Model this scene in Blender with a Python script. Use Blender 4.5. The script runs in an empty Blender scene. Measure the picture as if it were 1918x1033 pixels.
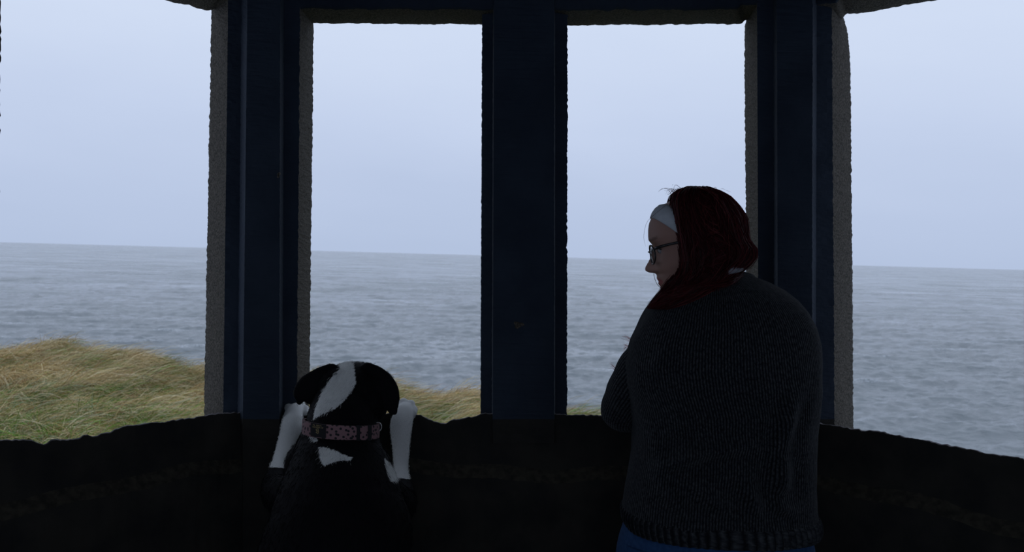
import bpy, bmesh, math, random
import numpy as np
from mathutils import Vector, Matrix, noise as mnoise
random.seed(7); RNG = np.random.default_rng(7)
PI = math.pi
SC = bpy.context.scene
COL = SC.collection

# ------------------------------------------------------------------ camera
EYE = 1.5; FPX = 1650.0; CX, CY = 959.0, 516.5
PITCH = 40.5 / FPX; ROLL = math.atan(0.0271)
FWD = np.array([0, math.cos(PITCH), -math.sin(PITCH)])
R0 = np.array([1.0, 0, 0]); U0 = np.cross(R0, FWD)
RGT = R0 * math.cos(ROLL) + U0 * math.sin(ROLL)
UPV = U0 * math.cos(ROLL) - R0 * math.sin(ROLL)
cam = bpy.data.cameras.new('camera'); camo = bpy.data.objects.new('camera', cam); COL.objects.link(camo)
cam.sensor_width = 36; cam.lens = FPX / 1918 * 36; cam.clip_start = 0.02; cam.clip_end = 60000
m = Matrix(((RGT[0], UPV[0], -FWD[0], 0), (RGT[1], UPV[1], -FWD[1], 0), (RGT[2], UPV[2], -FWD[2], EYE), (0, 0, 0, 1)))
camo.matrix_world = m
cam.dof.use_dof = True; cam.dof.focus_distance = 1.95; cam.dof.aperture_fstop = 9.0
SC.camera = camo
SC.view_settings.view_transform = 'Standard'; SC.view_settings.look = 'None'
SC.view_settings.gamma = 1; SC.view_settings.use_curve_mapping = False
SC.view_settings.exposure = 0.0
SC.cycles.use_denoising = True
SC.cycles.max_bounces = 8; SC.cycles.diffuse_bounces = 5

# ------------------------------------------------------------------ sky
W = bpy.data.worlds.new('overcast_sky'); SC.world = W; W.use_nodes = True
nt = W.node_tree; nt.nodes.clear()
def N(t, ty, **k):
    n = t.nodes.new(ty)
    for a, b in k.items(): setattr(n, a, b)
    return n
tc = N(nt, 'ShaderNodeTexCoord'); sp = N(nt, 'ShaderNodeSeparateXYZ'); nt.links.new(tc.outputs['Generated'], sp.inputs[0])
ns = N(nt, 'ShaderNodeTexNoise'); ns.inputs['Scale'].default_value = 3.2; ns.inputs['Detail'].default_value = 4
mp = N(nt, 'ShaderNodeMapping'); mp.inputs['Scale'].default_value = (1, 1, 3.2)
nt.links.new(tc.outputs['Generated'], mp.inputs[0]); nt.links.new(mp.outputs[0], ns.inputs['Vector'])
ad = N(nt, 'ShaderNodeMath', operation='MULTIPLY_ADD'); ad.inputs[1].default_value = 0.10; nt.links.new(ns.outputs['Fac'], ad.inputs[0])
su = N(nt, 'ShaderNodeMath', operation='ADD'); su.inputs[1].default_value = -0.05
nt.links.new(sp.outputs['Z'], ad.inputs[2]); nt.links.new(ad.outputs[0], su.inputs[0])
cr = N(nt, 'ShaderNodeValToRGB'); nt.links.new(su.outputs[0], cr.inputs[0])
e = cr.color_ramp.elements
e[0].position = 0.0; e[0].color = (.455, .545, .735, 1)
e[1].position = 1.0; e[1].color = (.42, .50, .66, 1)
for p, c in ((.06, (.49, .58, .775, 1)), (.14, (.555, .645, .84, 1)), (.24, (.63, .72, .90, 1)), (.5, (.62, .71, .88, 1))):
    q = cr.color_ramp.elements.new(p); q.color = c
bg = N(nt, 'ShaderNodeBackground'); bg.inputs['Strength'].default_value = 1.0
wo = N(nt, 'ShaderNodeOutputWorld'); nt.links.new(cr.outputs[0], bg.inputs[0]); nt.links.new(bg.outputs[0], wo.inputs[0])

# ------------------------------------------------------------------ helpers
def ray(px, py):
    return FWD + RGT * ((px - CX) / FPX) - UPV * ((py - CY) / FPX)
def P(px, py, Y):
    d = ray(px, py); t = Y / d[1]
    v = d * t; v[2] += EYE
    return v
def onplane(px, py, p0, n):
    d = ray(px, py); t = (p0[0] * n[0] + p0[1] * n[1]) / (d[0] * n[0] + d[1] * n[1])
    v = d * t; v[2] += EYE
    return v
def proj(V):
    V = np.asarray(V, float) - np.array([0, 0, EYE])
    z = V @ FWD
    return CX + FPX * (V @ RGT) / z, CY - FPX * (V @ UPV) / z
def mesh(name, verts, faces, mats=(), parent=None, smooth=False, fm=None, link=True):
    me = bpy.data.meshes.new(name)
    verts = np.asarray(verts, dtype=np.float32)
    if isinstance(faces, np.ndarray):
        k = faces.shape[1]; n = faces.shape[0]
        me.vertices.add(len(verts)); me.vertices.foreach_set('co', verts.ravel())
        me.loops.add(n * k); me.loops.foreach_set('vertex_index', faces.astype(np.int32).ravel())
        me.polygons.add(n); me.polygons.foreach_set('loop_start', np.arange(0, n * k, k, dtype=np.int32))
        me.update(calc_edges=True)
    else:
        me.from_pydata([tuple(map(float, v)) for v in verts], [], faces)
    for mt in (mats if isinstance(mats, (list, tuple)) else [mats]): me.materials.append(mt)
    if fm is not None: me.polygons.foreach_set('material_index', np.asarray(fm, np.int32))
    if smooth: me.polygons.foreach_set('use_smooth', np.ones(len(me.polygons), bool))
    me.validate(); me.update()
    o = bpy.data.objects.new(name, me)
    if link: COL.objects.link(o)
    if parent is not None: attach(o, parent)
    return o
def attach(o, parent):
    o.parent = parent
    o.matrix_parent_inverse = Matrix.Translation(-Vector(parent.location))
def empty(name, loc):
    o = bpy.data.objects.new(name, None); COL.objects.link(o); o.location = loc; o.empty_display_size = .1
    return o
def tag(o, label=None, cat=None, group=None, kind=None):
    for k, v in (('label', label), ('category', cat), ('group', group), ('kind', kind)):
        if v: o[k] = v
    return o
def gridfaces(nr, nc, wrap=False, flip=False):
    r = np.arange(nr - 1)[:, None]; c = np.arange(nc if wrap else nc - 1)[None, :]
    a = r * nc + c; b = r * nc + (c + 1) % nc; cc = (r + 1) * nc + (c + 1) % nc; d = (r + 1) * nc + c
    f = np.stack([a, b, cc, d], -1).reshape(-1, 4)
    return f[:, ::-1] if flip else f
def vcol(o, name, arr):
    at = o.data.color_attributes.new(name, 'FLOAT_COLOR', 'POINT')
    a = np.ones((len(o.data.vertices), 4), np.float32); a[:, :3] = arr
    at.data.foreach_set('color', a.ravel())
def setuv(o, uv):
    L = o.data.uv_layers.new(name='UVMap'); idx = np.zeros(len(o.data.loops), np.int32)
    o.data.loops.foreach_get('vertex_index', idx); L.data.foreach_set('uv', np.asarray(uv, np.float32)[idx].ravel())
def catmull(pts, n):
    pts = np.asarray(pts, float)
    if len(pts) < 3:
        t = np.linspace(0, 1, n)[:, None]; return pts[0] * (1 - t) + pts[-1] * t
    ex = np.vstack([2 * pts[0] - pts[1], pts, 2 * pts[-1] - pts[-2]]); m_ = len(pts) - 1; out = []
    for u in np.linspace(0, m_, n):
        i = min(int(u), m_ - 1); t = u - i; a, b, c, d = ex[i:i + 4]
        out.append(.5 * (2 * b + (c - a) * t + (2 * a - 5 * b + 4 * c - d) * t * t + (3 * b - a - 3 * c + d) * t ** 3))
    return np.array(out)
def tube(pts, rad, n=16, steps=None, flat=(1, 1, 1), base=0, caps=True):
    """closed tapered tube with rounded ends; returns verts, faces(list)"""
    k = steps or max(8, 6 * (len(pts) - 1))
    pr = np.hstack([np.asarray(pts, float), np.asarray(rad, float)[:, None]])
    c = catmull(pr, k); p = c[:, :3]; r = np.maximum(c[:, 3], 1e-4)
    T = np.gradient(p, axis=0); T /= np.linalg.norm(T, axis=1)[:, None] + 1e-12
    if caps:
        pre = []; post = []
        for a in (75, 50, 25):
            s, co = math.sin(math.radians(a)), math.cos(math.radians(a))
            pre.append((p[0] - T[0] * r[0] * s, r[0] * co, T[0]))
            post.insert(0, (p[-1] + T[-1] * r[-1] * s, r[-1] * co, T[-1]))
        p = np.vstack([[q[0] for q in pre], p, [q[0] for q in post]])
        r = np.concatenate([[q[1] for q in pre], r, [q[1] for q in post]])
        T = np.vstack([[q[2] for q in pre], T, [q[2] for q in post]])
    ref = np.array([0, 0, 1.0]) if abs(T[0][2]) < .9 else np.array([1.0, 0, 0])
    u = np.cross(T[0], ref); u /= np.linalg.norm(u); V = []
    a = np.linspace(0, 2 * PI, n, endpoint=False); fl = np.array(flat)
    for i in range(len(p)):
        u = u - T[i] * (u @ T[i]); u /= np.linalg.norm(u) + 1e-12; w = np.cross(T[i], u)
        V.append(p[i] + (np.cos(a)[:, None] * u + np.sin(a)[:, None] * w) * r[i] * fl)
    V = np.vstack(V); F = [list(x + base) for x in gridfaces(len(p), n, True)]
    F.append([base + i for i in range(n)][::-1]); F.append([base + (len(p) - 1) * n + i for i in range(n)])
    return V, F
def ellipsoid(c, r, rot=None, n=24, mrows=16, base=0):
    V = []
    for i in range(mrows + 1):
        th = PI * (i + .02) / (mrows + .04)
        for j in range(n):
            ph = 2 * PI * j / n; V.append((math.sin(th) * math.cos(ph), math.sin(th) * math.sin(ph), math.cos(th)))
    V = np.array(V) * np.array(r)
    if rot is not None: V = V @ np.array(rot).T
    V = V + np.array(c)
    F = [list(x + base) for x in gridfaces(mrows + 1, n, True, True)]
    F.append([base + i for i in range(n)]); F.append([base + mrows * n + i for i in range(n)][::-1])
    return V, F
class Acc:
    def __init__(s): s.V = []; s.F = []; s.n = 0
    def add(s, vf):
        V, F = vf; s.V.append(np.asarray(V, float)); s.F += [[i + s.n for i in f] for f in F]; s.n += len(V); return s
    def verts(s): return np.vstack(s.V)
    def build(s, name, mats, parent=None, smooth=True, **k): return mesh(name, s.verts(), s.F, mats, parent, smooth, **k)
def fuse(acc, voxel, smooth=6, name='t'):
    """union of closed shapes into one continuous skin"""
    o = mesh('tmp_' + name, acc.verts(), acc.F)
    bm = bmesh.new(); bm.from_mesh(o.data); bmesh.ops.recalc_face_normals(bm, faces=bm.faces); bm.to_mesh(o.data); bm.free()
    r = o.modifiers.new('r', 'REMESH'); r.mode = 'VOXEL'; r.voxel_size = voxel
    s = o.modifiers.new('s', 'SMOOTH'); s.iterations = smooth; s.factor = .5
    dg = bpy.context.evaluated_depsgraph_get(); dg.update()
    me = bpy.data.meshes.new_from_object(o.evaluated_get(dg)); n = len(me.vertices)
    V = np.zeros(n * 3, np.float32); me.vertices.foreach_get('co', V)
    nr = np.zeros(n * 3, np.float32); me.vertices.foreach_get('normal', nr)
    F = [list(p.vertices) for p in me.polygons]
    bpy.data.objects.remove(o); bpy.data.meshes.remove(me)
    return V.reshape(-1, 3), np.array(F), nr.reshape(-1, 3)
def fbm(x, y, z, o=3):
    return mnoise.fractal(Vector((x, y, z)), 1.0, 2.0, o)
def ribbons(paths, w, rng=RNG):
    """thin crossed-free blades: list of (n,3) arrays of equal n, widths (n,) ; faces the side vector"""
    paths = np.asarray(paths); K, n, _ = paths.shape
    T = np.gradient(paths, axis=1); side = np.cross(T, rng.normal(size=(K, 1, 3)))
    side /= np.linalg.norm(side, axis=2, keepdims=True) + 1e-12
    w = np.broadcast_to(w, (K, n))[:, :, None]
    V = np.stack([paths - side * w * .5, paths + side * w * .5], 2).reshape(-1, 3)
    base = (np.arange(K) * n * 2)[:, None]; i = np.arange(n - 1)[None, :] * 2
    a = base + i
    F = np.stack([a, a + 1, a + 3, a + 2], -1).reshape(-1, 4)
    return V, F

# ------------------------------------------------------------------ materials
def mat(name, col, rough=.85, col2=None, scale=20, bump=0, bscale=60, spec=.3, detail=5, metal=0, bdist=.004, attr=None):
    M = bpy.data.materials.new(name); M.use_nodes = True; t = M.node_tree; b = t.nodes['Principled BSDF']
    b.inputs['Base Color'].default_value = (*col, 1); b.inputs['Roughness'].default_value = rough
    b.inputs['Specular IOR Level'].default_value = spec; b.inputs['Metallic'].default_value = metal
    tc = N(t, 'ShaderNodeTexCoord')
    if attr:
        a = N(t, 'ShaderNodeAttribute', attribute_name=attr); t.links.new(a.outputs['Color'], b.inputs['Base Color'])
    if col2:
        n = N(t, 'ShaderNodeTexNoise'); n.inputs['Scale'].default_value = scale; n.inputs['Detail'].default_value = detail
        t.links.new(tc.outputs['Object'], n.inputs['Vector'])
        r = N(t, 'ShaderNodeValToRGB'); r.color_ramp.elements[0].position = .35; r.color_ramp.elements[1].position = .65
        r.color_ramp.elements[0].color = (*col, 1); r.color_ramp.elements[1].color = (*col2, 1)
        t.links.new(n.outputs['Fac'], r.inputs[0]); t.links.new(r.outputs[0], b.inputs['Base Color'])
    if bump:
        n = N(t, 'ShaderNodeTexNoise'); n.inputs['Scale'].default_value = bscale; n.inputs['Detail'].default_value = 6
        t.links.new(tc.outputs['Object'], n.inputs['Vector'])
        bp = N(t, 'ShaderNodeBump'); bp.inputs['Strength'].default_value = bump; bp.inputs['Distance'].default_value = bdist
        t.links.new(n.outputs['Fac'], bp.inputs['Height']); t.links.new(bp.outputs[0], b.inputs['Normal'])
    return M
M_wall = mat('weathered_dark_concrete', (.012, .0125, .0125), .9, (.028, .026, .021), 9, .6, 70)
M_col_glare = mat('blue_glare_tinted_concrete', (.015, .024, .040), .85, (.024, .036, .056), 7, .5, 80)  # blue lens glare over columns and lintels, put into the concrete's colour
M_jamb = mat('exposed_aggregate_concrete', (.030, .027, .021), .9, (.125, .108, .086), 190, 1.0, 260, bdist=.006)
M_ledge = mat('lightened_ledge_concrete', (.018, .017, .013), .9, (.045, .04, .028), 60, .8, 120)  # paler than the wall: light caught on the ledge put into its colour
M_sill = mat('worn_sill_concrete', (.10, .095, .10), .9, (.34, .31, .32), 30, .8, 90)

# ------------------------------------------------------------------ building shell
YW = 2.35; TH = .17
A0 = P(494, 600, YW)[0]; B0 = P(1480, 600, YW)[0]
L = B0 - A0; q = L * math.sqrt(.5)
OCT = [(A0, YW), (B0, YW), (B0 + q, YW - q), (B0 + q, YW - q - L), (B0, YW - 2 * q - L), (A0, YW - 2 * q - L), (A0 - q, YW - q - L), (A0 - q, YW - q)]
cxo = (A0 + B0) / 2; cyo = YW - q - L / 2; ap = L / 2 + q
def outer(i, d):
    x, y = OCT[i % 8]; k = (ap + d) / ap
    return (cxo + (x - cxo) * k, cyo + (y - cyo) * k)
ZC = EYE + .98; LEDGE = EYE - .56; SILL = EYE - .43; HEAD = EYE + .645
def wallplane(i):
    (x0, y0), (x1, y1) = OCT[i], OCT[(i + 1) % 8]
    dx, dy = x1 - x0, y1 - y0; l = math.hypot(dx, dy)
    return (x0, y0), (dy / l, -dx / l)
def s_of(i, p):
    (x0, y0), (x1, y1) = OCT[i], OCT[(i + 1) % 8]; l = math.hypot(x1 - x0, y1 - y0)
    return ((p[0] - x0) * (x1 - x0) + (p[1] - y0) * (y1 - y0)) / l / l
def crestfn(i, pts):
    p0, n = wallplane(i); s = []; z = []
    for px, py in pts:
        v = onplane(px, py, p0, n); s.append(s_of(i, v)); z.append(v[2])
    o = np.argsort(s); s = np.array(s)[o]; z = np.array(z)[o]
    return lambda q: float(np.interp(q, s, z))
def swept_wall(name, i, section, zs, mats, fmf=None, ns=150, amp=.0035, ends=(0, 1), kind='structure'):
    """section(s) -> list of (offset t outward in m, z)"""
    V = []; S = np.linspace(ends[0], ends[1], ns); nc = None
    for s in S:
        sec = section(s); nc = len(sec)
        for (t, z) in sec:
            a = outer(i, t); b = outer(i + 1, t)
            x = a[0] * (1 - s) + b[0] * s; y = a[1] * (1 - s) + b[1] * s
            f = fbm(x * 14, y * 14, z * 14, 4) * amp + fbm(x * 55, y * 55, z * 55, 2) * amp * .6
            V.append((x + f * .5, y - f, z + f))
    F = gridfaces(ns, nc, True); F = np.vstack([F]); 
    fm = np.zeros(len(F), int)
    if fmf: fm = np.array([fmf(k % nc) for k in range(len(F))])
    o = mesh(name, V, F, mats, fm=fm)
    if kind: o['kind'] = kind
    return o
def parapet_section(crest):
    def f(s):
        z = crest(s)
        z += .0018 * fbm(s * 45, 2, z, 3) + .0022 * fbm(s * 130, 7, z, 2)
        zl = LEDGE + .01 * math.sin(s * 9) + .004 * math.sin(s * 31)
        lo = [(-.028, zz) for zz in np.linspace(0, zl - .03, 12)]
        up = [(0, zz) for zz in np.linspace(zl, z - .0035, 8)]
        return lo + up + [(.0015, z - .001), (.007, z), (.018, z - .004), (.05, z - .028), (.10, z - .055), (TH, z - .09), (TH, -.6)]
    return f
FRONT = crestfn(0, [(450, 771), (590, 771), (775, 776), (790, 779), (806, 783), (814, 788), (826, 793), (836, 792), (846, 785), (852, 783), (858, 785), (870, 784), (878, 781), (884, 782), (895, 777), (905, 774), (1030, 775), (1110, 778), (1300, 781), (1525, 790)])
LEFT = crestfn(7, [(0, 826), (50, 823), (62, 825), (78, 832), (92, 829), (100, 825), (130, 824), (150, 822), (157, 815), (165, 813), (172, 817), (183, 817), (192, 811), (205, 809), (222, 802), (240, 798), (300, 790), (380, 779), (455, 770), (494, 766)])
RIGHT = crestfn(1, [(1480, 784), (1525, 791), (1580, 799), (1600, 802), (1700, 819), (1760, 830), (1800, 839), (1822, 841), (1850, 848), (1918, 860)])
sillm = lambda nl: (lambda k: 1 if 20 <= k <= 24 else (2 if k == 11 else 0))
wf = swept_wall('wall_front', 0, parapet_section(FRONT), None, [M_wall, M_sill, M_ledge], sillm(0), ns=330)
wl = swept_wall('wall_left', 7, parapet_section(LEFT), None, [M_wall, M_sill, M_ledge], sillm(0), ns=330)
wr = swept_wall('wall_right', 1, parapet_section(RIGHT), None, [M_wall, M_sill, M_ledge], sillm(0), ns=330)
# lintels over the openings (children of their walls)
def headfn(i, pts):
    p0, n = wallplane(i); o0 = outer(i, TH); s = []; z = []
    a = outer(i, TH); b = outer(i + 1, TH)
    for px, py in pts:
        v = onplane(px, py, a, n); l = math.hypot(b[0] - a[0], b[1] - a[1])
        s.append(((v[0] - a[0]) * (b[0] - a[0]) + (v[1] - a[1]) * (b[1] - a[1])) / l / l); z.append(v[2])
    o = np.argsort(s); s = np.array(s)[o]; z = np.array(z)[o]
    return lambda q: float(np.interp(q, s, z))
def lintel_section(hf):
    def f(s):
        z = hf(s)
        return [(0, zz) for zz in np.linspace(ZC + .02, z + .004, 8)] + [(.01, z), (TH / 3, z), (TH * .66, z), (TH - .01, z + .0), (TH, z + .004), (TH, ZC + .02)]
    return f
HF = headfn(0, [(480, 45), (590, 45.5), (700, 46), (800, 47), (903, 47.5), (1063, 49), (1385, 47.5), (1390, 46), (1394, 41), (1399, 40), (1480, 40)])
HL = headfn(7, [(200, -25), (300, 0), (340, 9), (380, 17.5), (391, 19.5), (396, 19), (401, 17), (480, 30)])
HR = headfn(1, [(1480, 42), (1578, 38), (1582, 31), (1587, 28.5), (1605, 28), (1612, 26), (1690, 13), (1768, 0), (1900, -24)])
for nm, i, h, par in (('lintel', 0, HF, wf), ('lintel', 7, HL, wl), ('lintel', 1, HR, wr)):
    o = swept_wall(nm, i, lintel_section(h), None, [M_col_glare, M_jamb], lambda k: 1 if 8 <= k <= 11 else 0, ns=300, amp=.003, kind=None); attach(o, par)

def column(name, plan, ys, jambs, mats, parent=None, amp=.0022, seed=0):
    """plan: list of ([(py,px)...], depth Y). Column lofted through pixel heights ys."""
    nv = len(plan); rows = []; fm = []
    # subdivide each plan edge
    sub = []
    for e_ in range(nv):
        k = 6 if e_ in jambs else 3
        for j in range(k): sub.append((e_, j / k))
    for py in ys:
        pts = [P(np.interp(py, [a for a, b in f], [b for a, b in f]), py, Y) for f, Y in plan]
        for e_, t in sub:
            a = pts[e_]; b = pts[(e_ + 1) % nv]; v = a * (1 - t) + b * t
            d = b - a; nrm = np.array([d[1], -d[0], 0]); nrm /= np.linalg.norm(nrm) + 1e-9
            A = amp * (1.1 if e_ in jambs or (t == 0 and (e_ - 1) % nv in jambs) else .6)
            f_ = (fbm(v[0] * 110 + seed, v[1] * 110, v[2] * 110, 3) + .35 * fbm(v[0] * 6 + seed, v[1] * 6, v[2] * 6, 2)) * A
            rows.append(v + nrm * f_)
    F = gridfaces(len(ys), len(sub), True)
    fm = [1 if sub[k % len(sub)][0] in jambs else 0 for k in range(len(F))]
    F = list(map(list, F)); F.append(list(range(len(sub)))[::-1]); F.append([len(sub) * (len(ys) - 1) + k for k in range(len(sub))])
    fm += [0, 0]
    if len(mats) > 2: fm = [2 if (f == 0 and ys[min(k // len(sub), len(ys) - 1)] > 776 + seed % 2 * 8) else f for k, f in enumerate(fm)]
    return mesh(name, rows, F, mats, parent, fm=fm)
def lin(t, b): return [(20, t), (775, b)]
ys_full = np.concatenate([np.linspace(-120, 800, 260), np.linspace(830, 1440, 16)])
ys_sill = np.linspace(-120, 830, 420)
# left corner column: jambs + rebates + core
lc = [(lin(396, 382), 2.44), (lin(427, 418), 2.33), (lin(452, 445), 2.335), (lin(463, 455), 2.28), (lin(525, 523), 2.28), (lin(533, 530), 2.335),
      (lin(562, 556), 2.35), (lin(588, 579), 2.53), (lin(560, 552), 2.60), (lin(430, 420), 2.60)]
def ext(p): return [( [(a, b + (b - f[0][1]) / 755.0 * 0) for a, b in f], Y) for f, Y in p]
tl = column('trim_1', lc, ys_sill, (0, 6), [M_col_glare, M_jamb, M_wall], seed=3); tl['kind'] = 'structure'
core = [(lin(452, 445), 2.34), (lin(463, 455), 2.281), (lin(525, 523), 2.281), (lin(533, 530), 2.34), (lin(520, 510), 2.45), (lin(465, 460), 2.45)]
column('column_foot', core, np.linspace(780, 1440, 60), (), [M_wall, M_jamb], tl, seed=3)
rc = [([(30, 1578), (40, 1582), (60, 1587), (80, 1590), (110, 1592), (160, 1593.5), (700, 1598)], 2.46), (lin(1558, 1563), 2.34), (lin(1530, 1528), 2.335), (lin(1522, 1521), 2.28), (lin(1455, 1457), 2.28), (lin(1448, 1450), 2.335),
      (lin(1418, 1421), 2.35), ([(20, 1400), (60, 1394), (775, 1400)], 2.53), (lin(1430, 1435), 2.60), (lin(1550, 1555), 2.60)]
tr = column('trim_2', rc[::-1], ys_sill, (8, 2), [M_col_glare, M_jamb, M_wall], seed=11); tr['kind'] = 'structure'
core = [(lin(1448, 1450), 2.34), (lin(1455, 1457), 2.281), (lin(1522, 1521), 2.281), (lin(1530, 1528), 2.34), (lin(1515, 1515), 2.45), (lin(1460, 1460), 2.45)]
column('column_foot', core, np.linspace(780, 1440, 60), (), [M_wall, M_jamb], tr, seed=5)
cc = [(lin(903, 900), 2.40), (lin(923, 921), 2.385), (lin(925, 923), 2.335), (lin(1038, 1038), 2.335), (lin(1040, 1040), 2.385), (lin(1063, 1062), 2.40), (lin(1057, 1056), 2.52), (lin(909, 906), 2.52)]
pc = column('trim_3', cc, ys_sill, (5, 7), [M_col_glare, M_jamb, M_wall], seed=21); pc['kind'] = 'structure'
# small flaked patch on the centre column, rusty stub on the left one
V_ = []
for z_ in (0, 1):
    for k in range(11):
        a_ = 2 * PI * k / 11; r_ = .012 * (1 + .3 * math.sin(3 * a_ + 1)) * (1 if z_ == 0 else .8)
        c_ = P(971, 608, 2.3345 - .0025 * z_); V_.append((c_[0] + r_ * math.cos(a_) * 1.1, c_[1], c_[2] + r_ * .75 * math.sin(a_)))
mesh('flaked_patch', V_, [list(range(11))[::-1], list(range(11, 22))] + [[i, (i + 1) % 11, 11 + (i + 1) % 11, 11 + i] for i in range(11)], [M_jamb], pc)
tb_ = tube([P(523, 325, 2.285), P(522, 326, 2.262), P(521, 331, 2.256)], [.004, .0035, .003], 10); mesh('metal_stub', tb_[0], tb_[1], [M_jamb], tl, smooth=True)
def wallpiece(name, i, s0, s1, z0, z1, t0=0, t1=TH):
    a0, b0 = outer(i, t0), outer(i + 1, t0); a1, b1 = outer(i, t1), outer(i + 1, t1)
    V = []
    for z in (z0, z1):
        for (a, b) in ((a0, b0), (a1, b1)):
            for s in (s0, s1): V.append((a[0] * (1 - s) + b[0] * s, a[1] * (1 - s) + b[1] * s, z))
    F = [[0, 1, 3, 2], [4, 6, 7, 5], [0, 4, 5, 1], [2, 3, 7, 6], [0, 2, 6, 4], [1, 5, 7, 3]]
    return V, F
# centre columns of the side walls
pL = onplane(5, 100, *wallplane(7)); sL = s_of(7, pL)
for i, nm, s1 in ((7, 'trim_4', sL), (1, 'trim_5', 1 - sL)):
    a = Acc(); lo, hi = (s1 - .17, s1) if i == 7 else (s1, s1 + .17)
    zs = np.linspace(EYE - .5, EYE + .75, 160); V = []
    for z in zs:
        for t, s in ((0.02, lo), (0.02, hi), (TH, hi), (TH, lo)):
            A_, B_ = outer(i, t), outer(i + 1, t); x = A_[0] * (1 - s) + B_[0] * s; y = A_[1] * (1 - s) + B_[1] * s
            f_ = fbm(x * 60, y * 60, z * 60, 3) * .003; V.append((x + f_, y + f_, z))
    F = list(map(list, gridfaces(160, 4, True))) + [[0, 1, 2, 3], [639, 638, 637, 636]]
    o = mesh(nm, V, F, [M_wall]); o['kind'] = 'structure'
# walls behind the camera with openings added to brighten the dog; floor and ceiling
for i, nm in ((2, 'wall_right_rear'), (3, 'wall_back_right'), (4, 'wall_back'), (5, 'wall_back_left'), (6, 'wall_left_rear')):
    a = Acc()
    if i == 4:
        a.add(wallpiece('', i, 0, .12, 0, ZC)); a.add(wallpiece('', i, .88, 1, 0, ZC)); a.add(wallpiece('', i, .12, .88, 2.3, ZC))
    elif i in (3, 5): a.add(wallpiece('', i, 0, .1, 0, ZC)); a.add(wallpiece('', i, .9, 1, 0, ZC)); a.add(wallpiece('', i, .1, .9, 0, 1.0)); a.add(wallpiece('', i, .1, .9, 2.3, ZC))
    else: a.add(wallpiece('', i, 0, 1, 0, ZC))
    o = a.build(nm, [M_wall], smooth=False); o['kind'] = 'structure'
fl = [(*outer(i, TH + .02), 0) for i in range(8)]
def slab(name, z0, z1, d):
    V = [(*outer(i, d), z0) for i in range(8)] + [(*outer(i, d), z1) for i in range(8)]
    F = [list(range(8))[::-1], list(range(8, 16))] + [[i, (i + 1) % 8, 8 + (i + 1) % 8, 8 + i] for i in range(8)]
    o = mesh(name, V, F, [M_wall]); o['kind'] = 'structure'; return o
slab('floor', -.15, 0, TH - .01); slab('ceiling', ZC, ZC + .18, TH + .12)

# ------------------------------------------------------------------ sea
SEA = EYE - 12.0
def build_sea():
    dy = np.concatenate([np.linspace(.9, 60, 120), np.linspace(60.5, 250, 260), np.linspace(250.7, 470, 300)])
    r = 12 * FPX / dy
    az = np.arctan(np.linspace(-1500, 1500, 1150) / FPX)
    Rr, A = np.meshgrid(r, az, indexing='ij')
    X = Rr * np.tan(A); Y = Rr + 0 * A
    dr = np.abs(np.gradient(r))[:, None]; dxx = (r * 3000 / 1150 / FPX)[:, None]
    Z = np.zeros_like(X); SX = np.zeros_like(X); g = np.random.default_rng(5)
    for k in range(150):
        lam = 0.6 * (16 / .6) ** (g.random() ** 1.25); ang = g.normal(-PI / 2 + .15, .62)
        kx, ky = math.cos(ang) * 2 * PI / lam, math.sin(ang) * 2 * PI / lam
        a = .0052 * lam ** .72 * (1.5 if 1.2 < lam < 7 else 1) * g.uniform(.5, 1.3)
        att = np.clip((lam / (np.abs(ky) / (2 * PI / lam) * dr + .3 * dxx + 1e-6) - 1.1) / 1.5, 0, 1)
        ph = kx * X + ky * Y + g.uniform(0, 6.28)
        Z += a * att * np.sin(ph); SX += a * att * np.cos(ph) * .9 * (ky * lam / 6.28)
    Y2 = Y + SX * 1.0
    V = np.stack([X, Y2, SEA + Z * 1.0 - (Rr ** 2) / 2 / 6.37e6], -1).reshape(-1, 3)
    o = mesh('sea', V, gridfaces(len(r), len(az), flip=True), [M_sea], smooth=True)
    foam = np.clip((Z - .235) / .05, 0, 1) * np.clip((200 - Rr) / 80, 0, 1)
    vcol(o, 'foam', np.repeat(foam.reshape(-1, 1), 3, 1))
    o['kind'] = 'structure'; return o
M_sea = bpy.data.materials.new('grey_sea_water'); M_sea.use_nodes = True
t = M_sea.node_tree; b = t.nodes['Principled BSDF']
b.inputs['Roughness'].default_value = .12; b.inputs['IOR'].default_value = 1.333
tc = N(t, 'ShaderNodeTexCoord')
mpp = N(t, 'ShaderNodeMapping'); mpp.inputs['Scale'].default_value = (.7, 1.2, 1); mpp.inputs['Rotation'].default_value = (0, 0, .2)
t.links.new(tc.outputs['Object'], mpp.inputs[0])
n1 = N(t, 'ShaderNodeTexNoise'); n1.inputs['Scale'].default_value = 1.6; n1.inputs['Detail'].default_value = 8; n1.inputs['Roughness'].default_value = .6
n2 = N(t, 'ShaderNodeTexNoise'); n2.inputs['Scale'].default_value = .22; n2.inputs['Detail'].default_value = 4
t.links.new(mpp.outputs[0], n1.inputs['Vector']); t.links.new(mpp.outputs[0], n2.inputs['Vector'])
bp = N(t, 'ShaderNodeBump'); bp.inputs['Strength'].default_value = .55; bp.inputs['Distance'].default_value = .35
bp2 = N(t, 'ShaderNodeBump'); bp2.inputs['Strength'].default_value = .35; bp2.inputs['Distance'].default_value = 1.2
t.links.new(n2.outputs['Fac'], bp2.inputs['Height']); t.links.new(n1.outputs['Fac'], bp.inputs['Height'])
t.links.new(bp2.outputs[0], bp.inputs['Normal']); t.links.new(bp.outputs[0], b.inputs['Normal'])
nw = N(t, 'ShaderNodeTexNoise'); nw.inputs['Scale'].default_value = .05; nw.inputs['Detail'].default_value = 6; nw.inputs['Roughness'].default_value = .65
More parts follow.
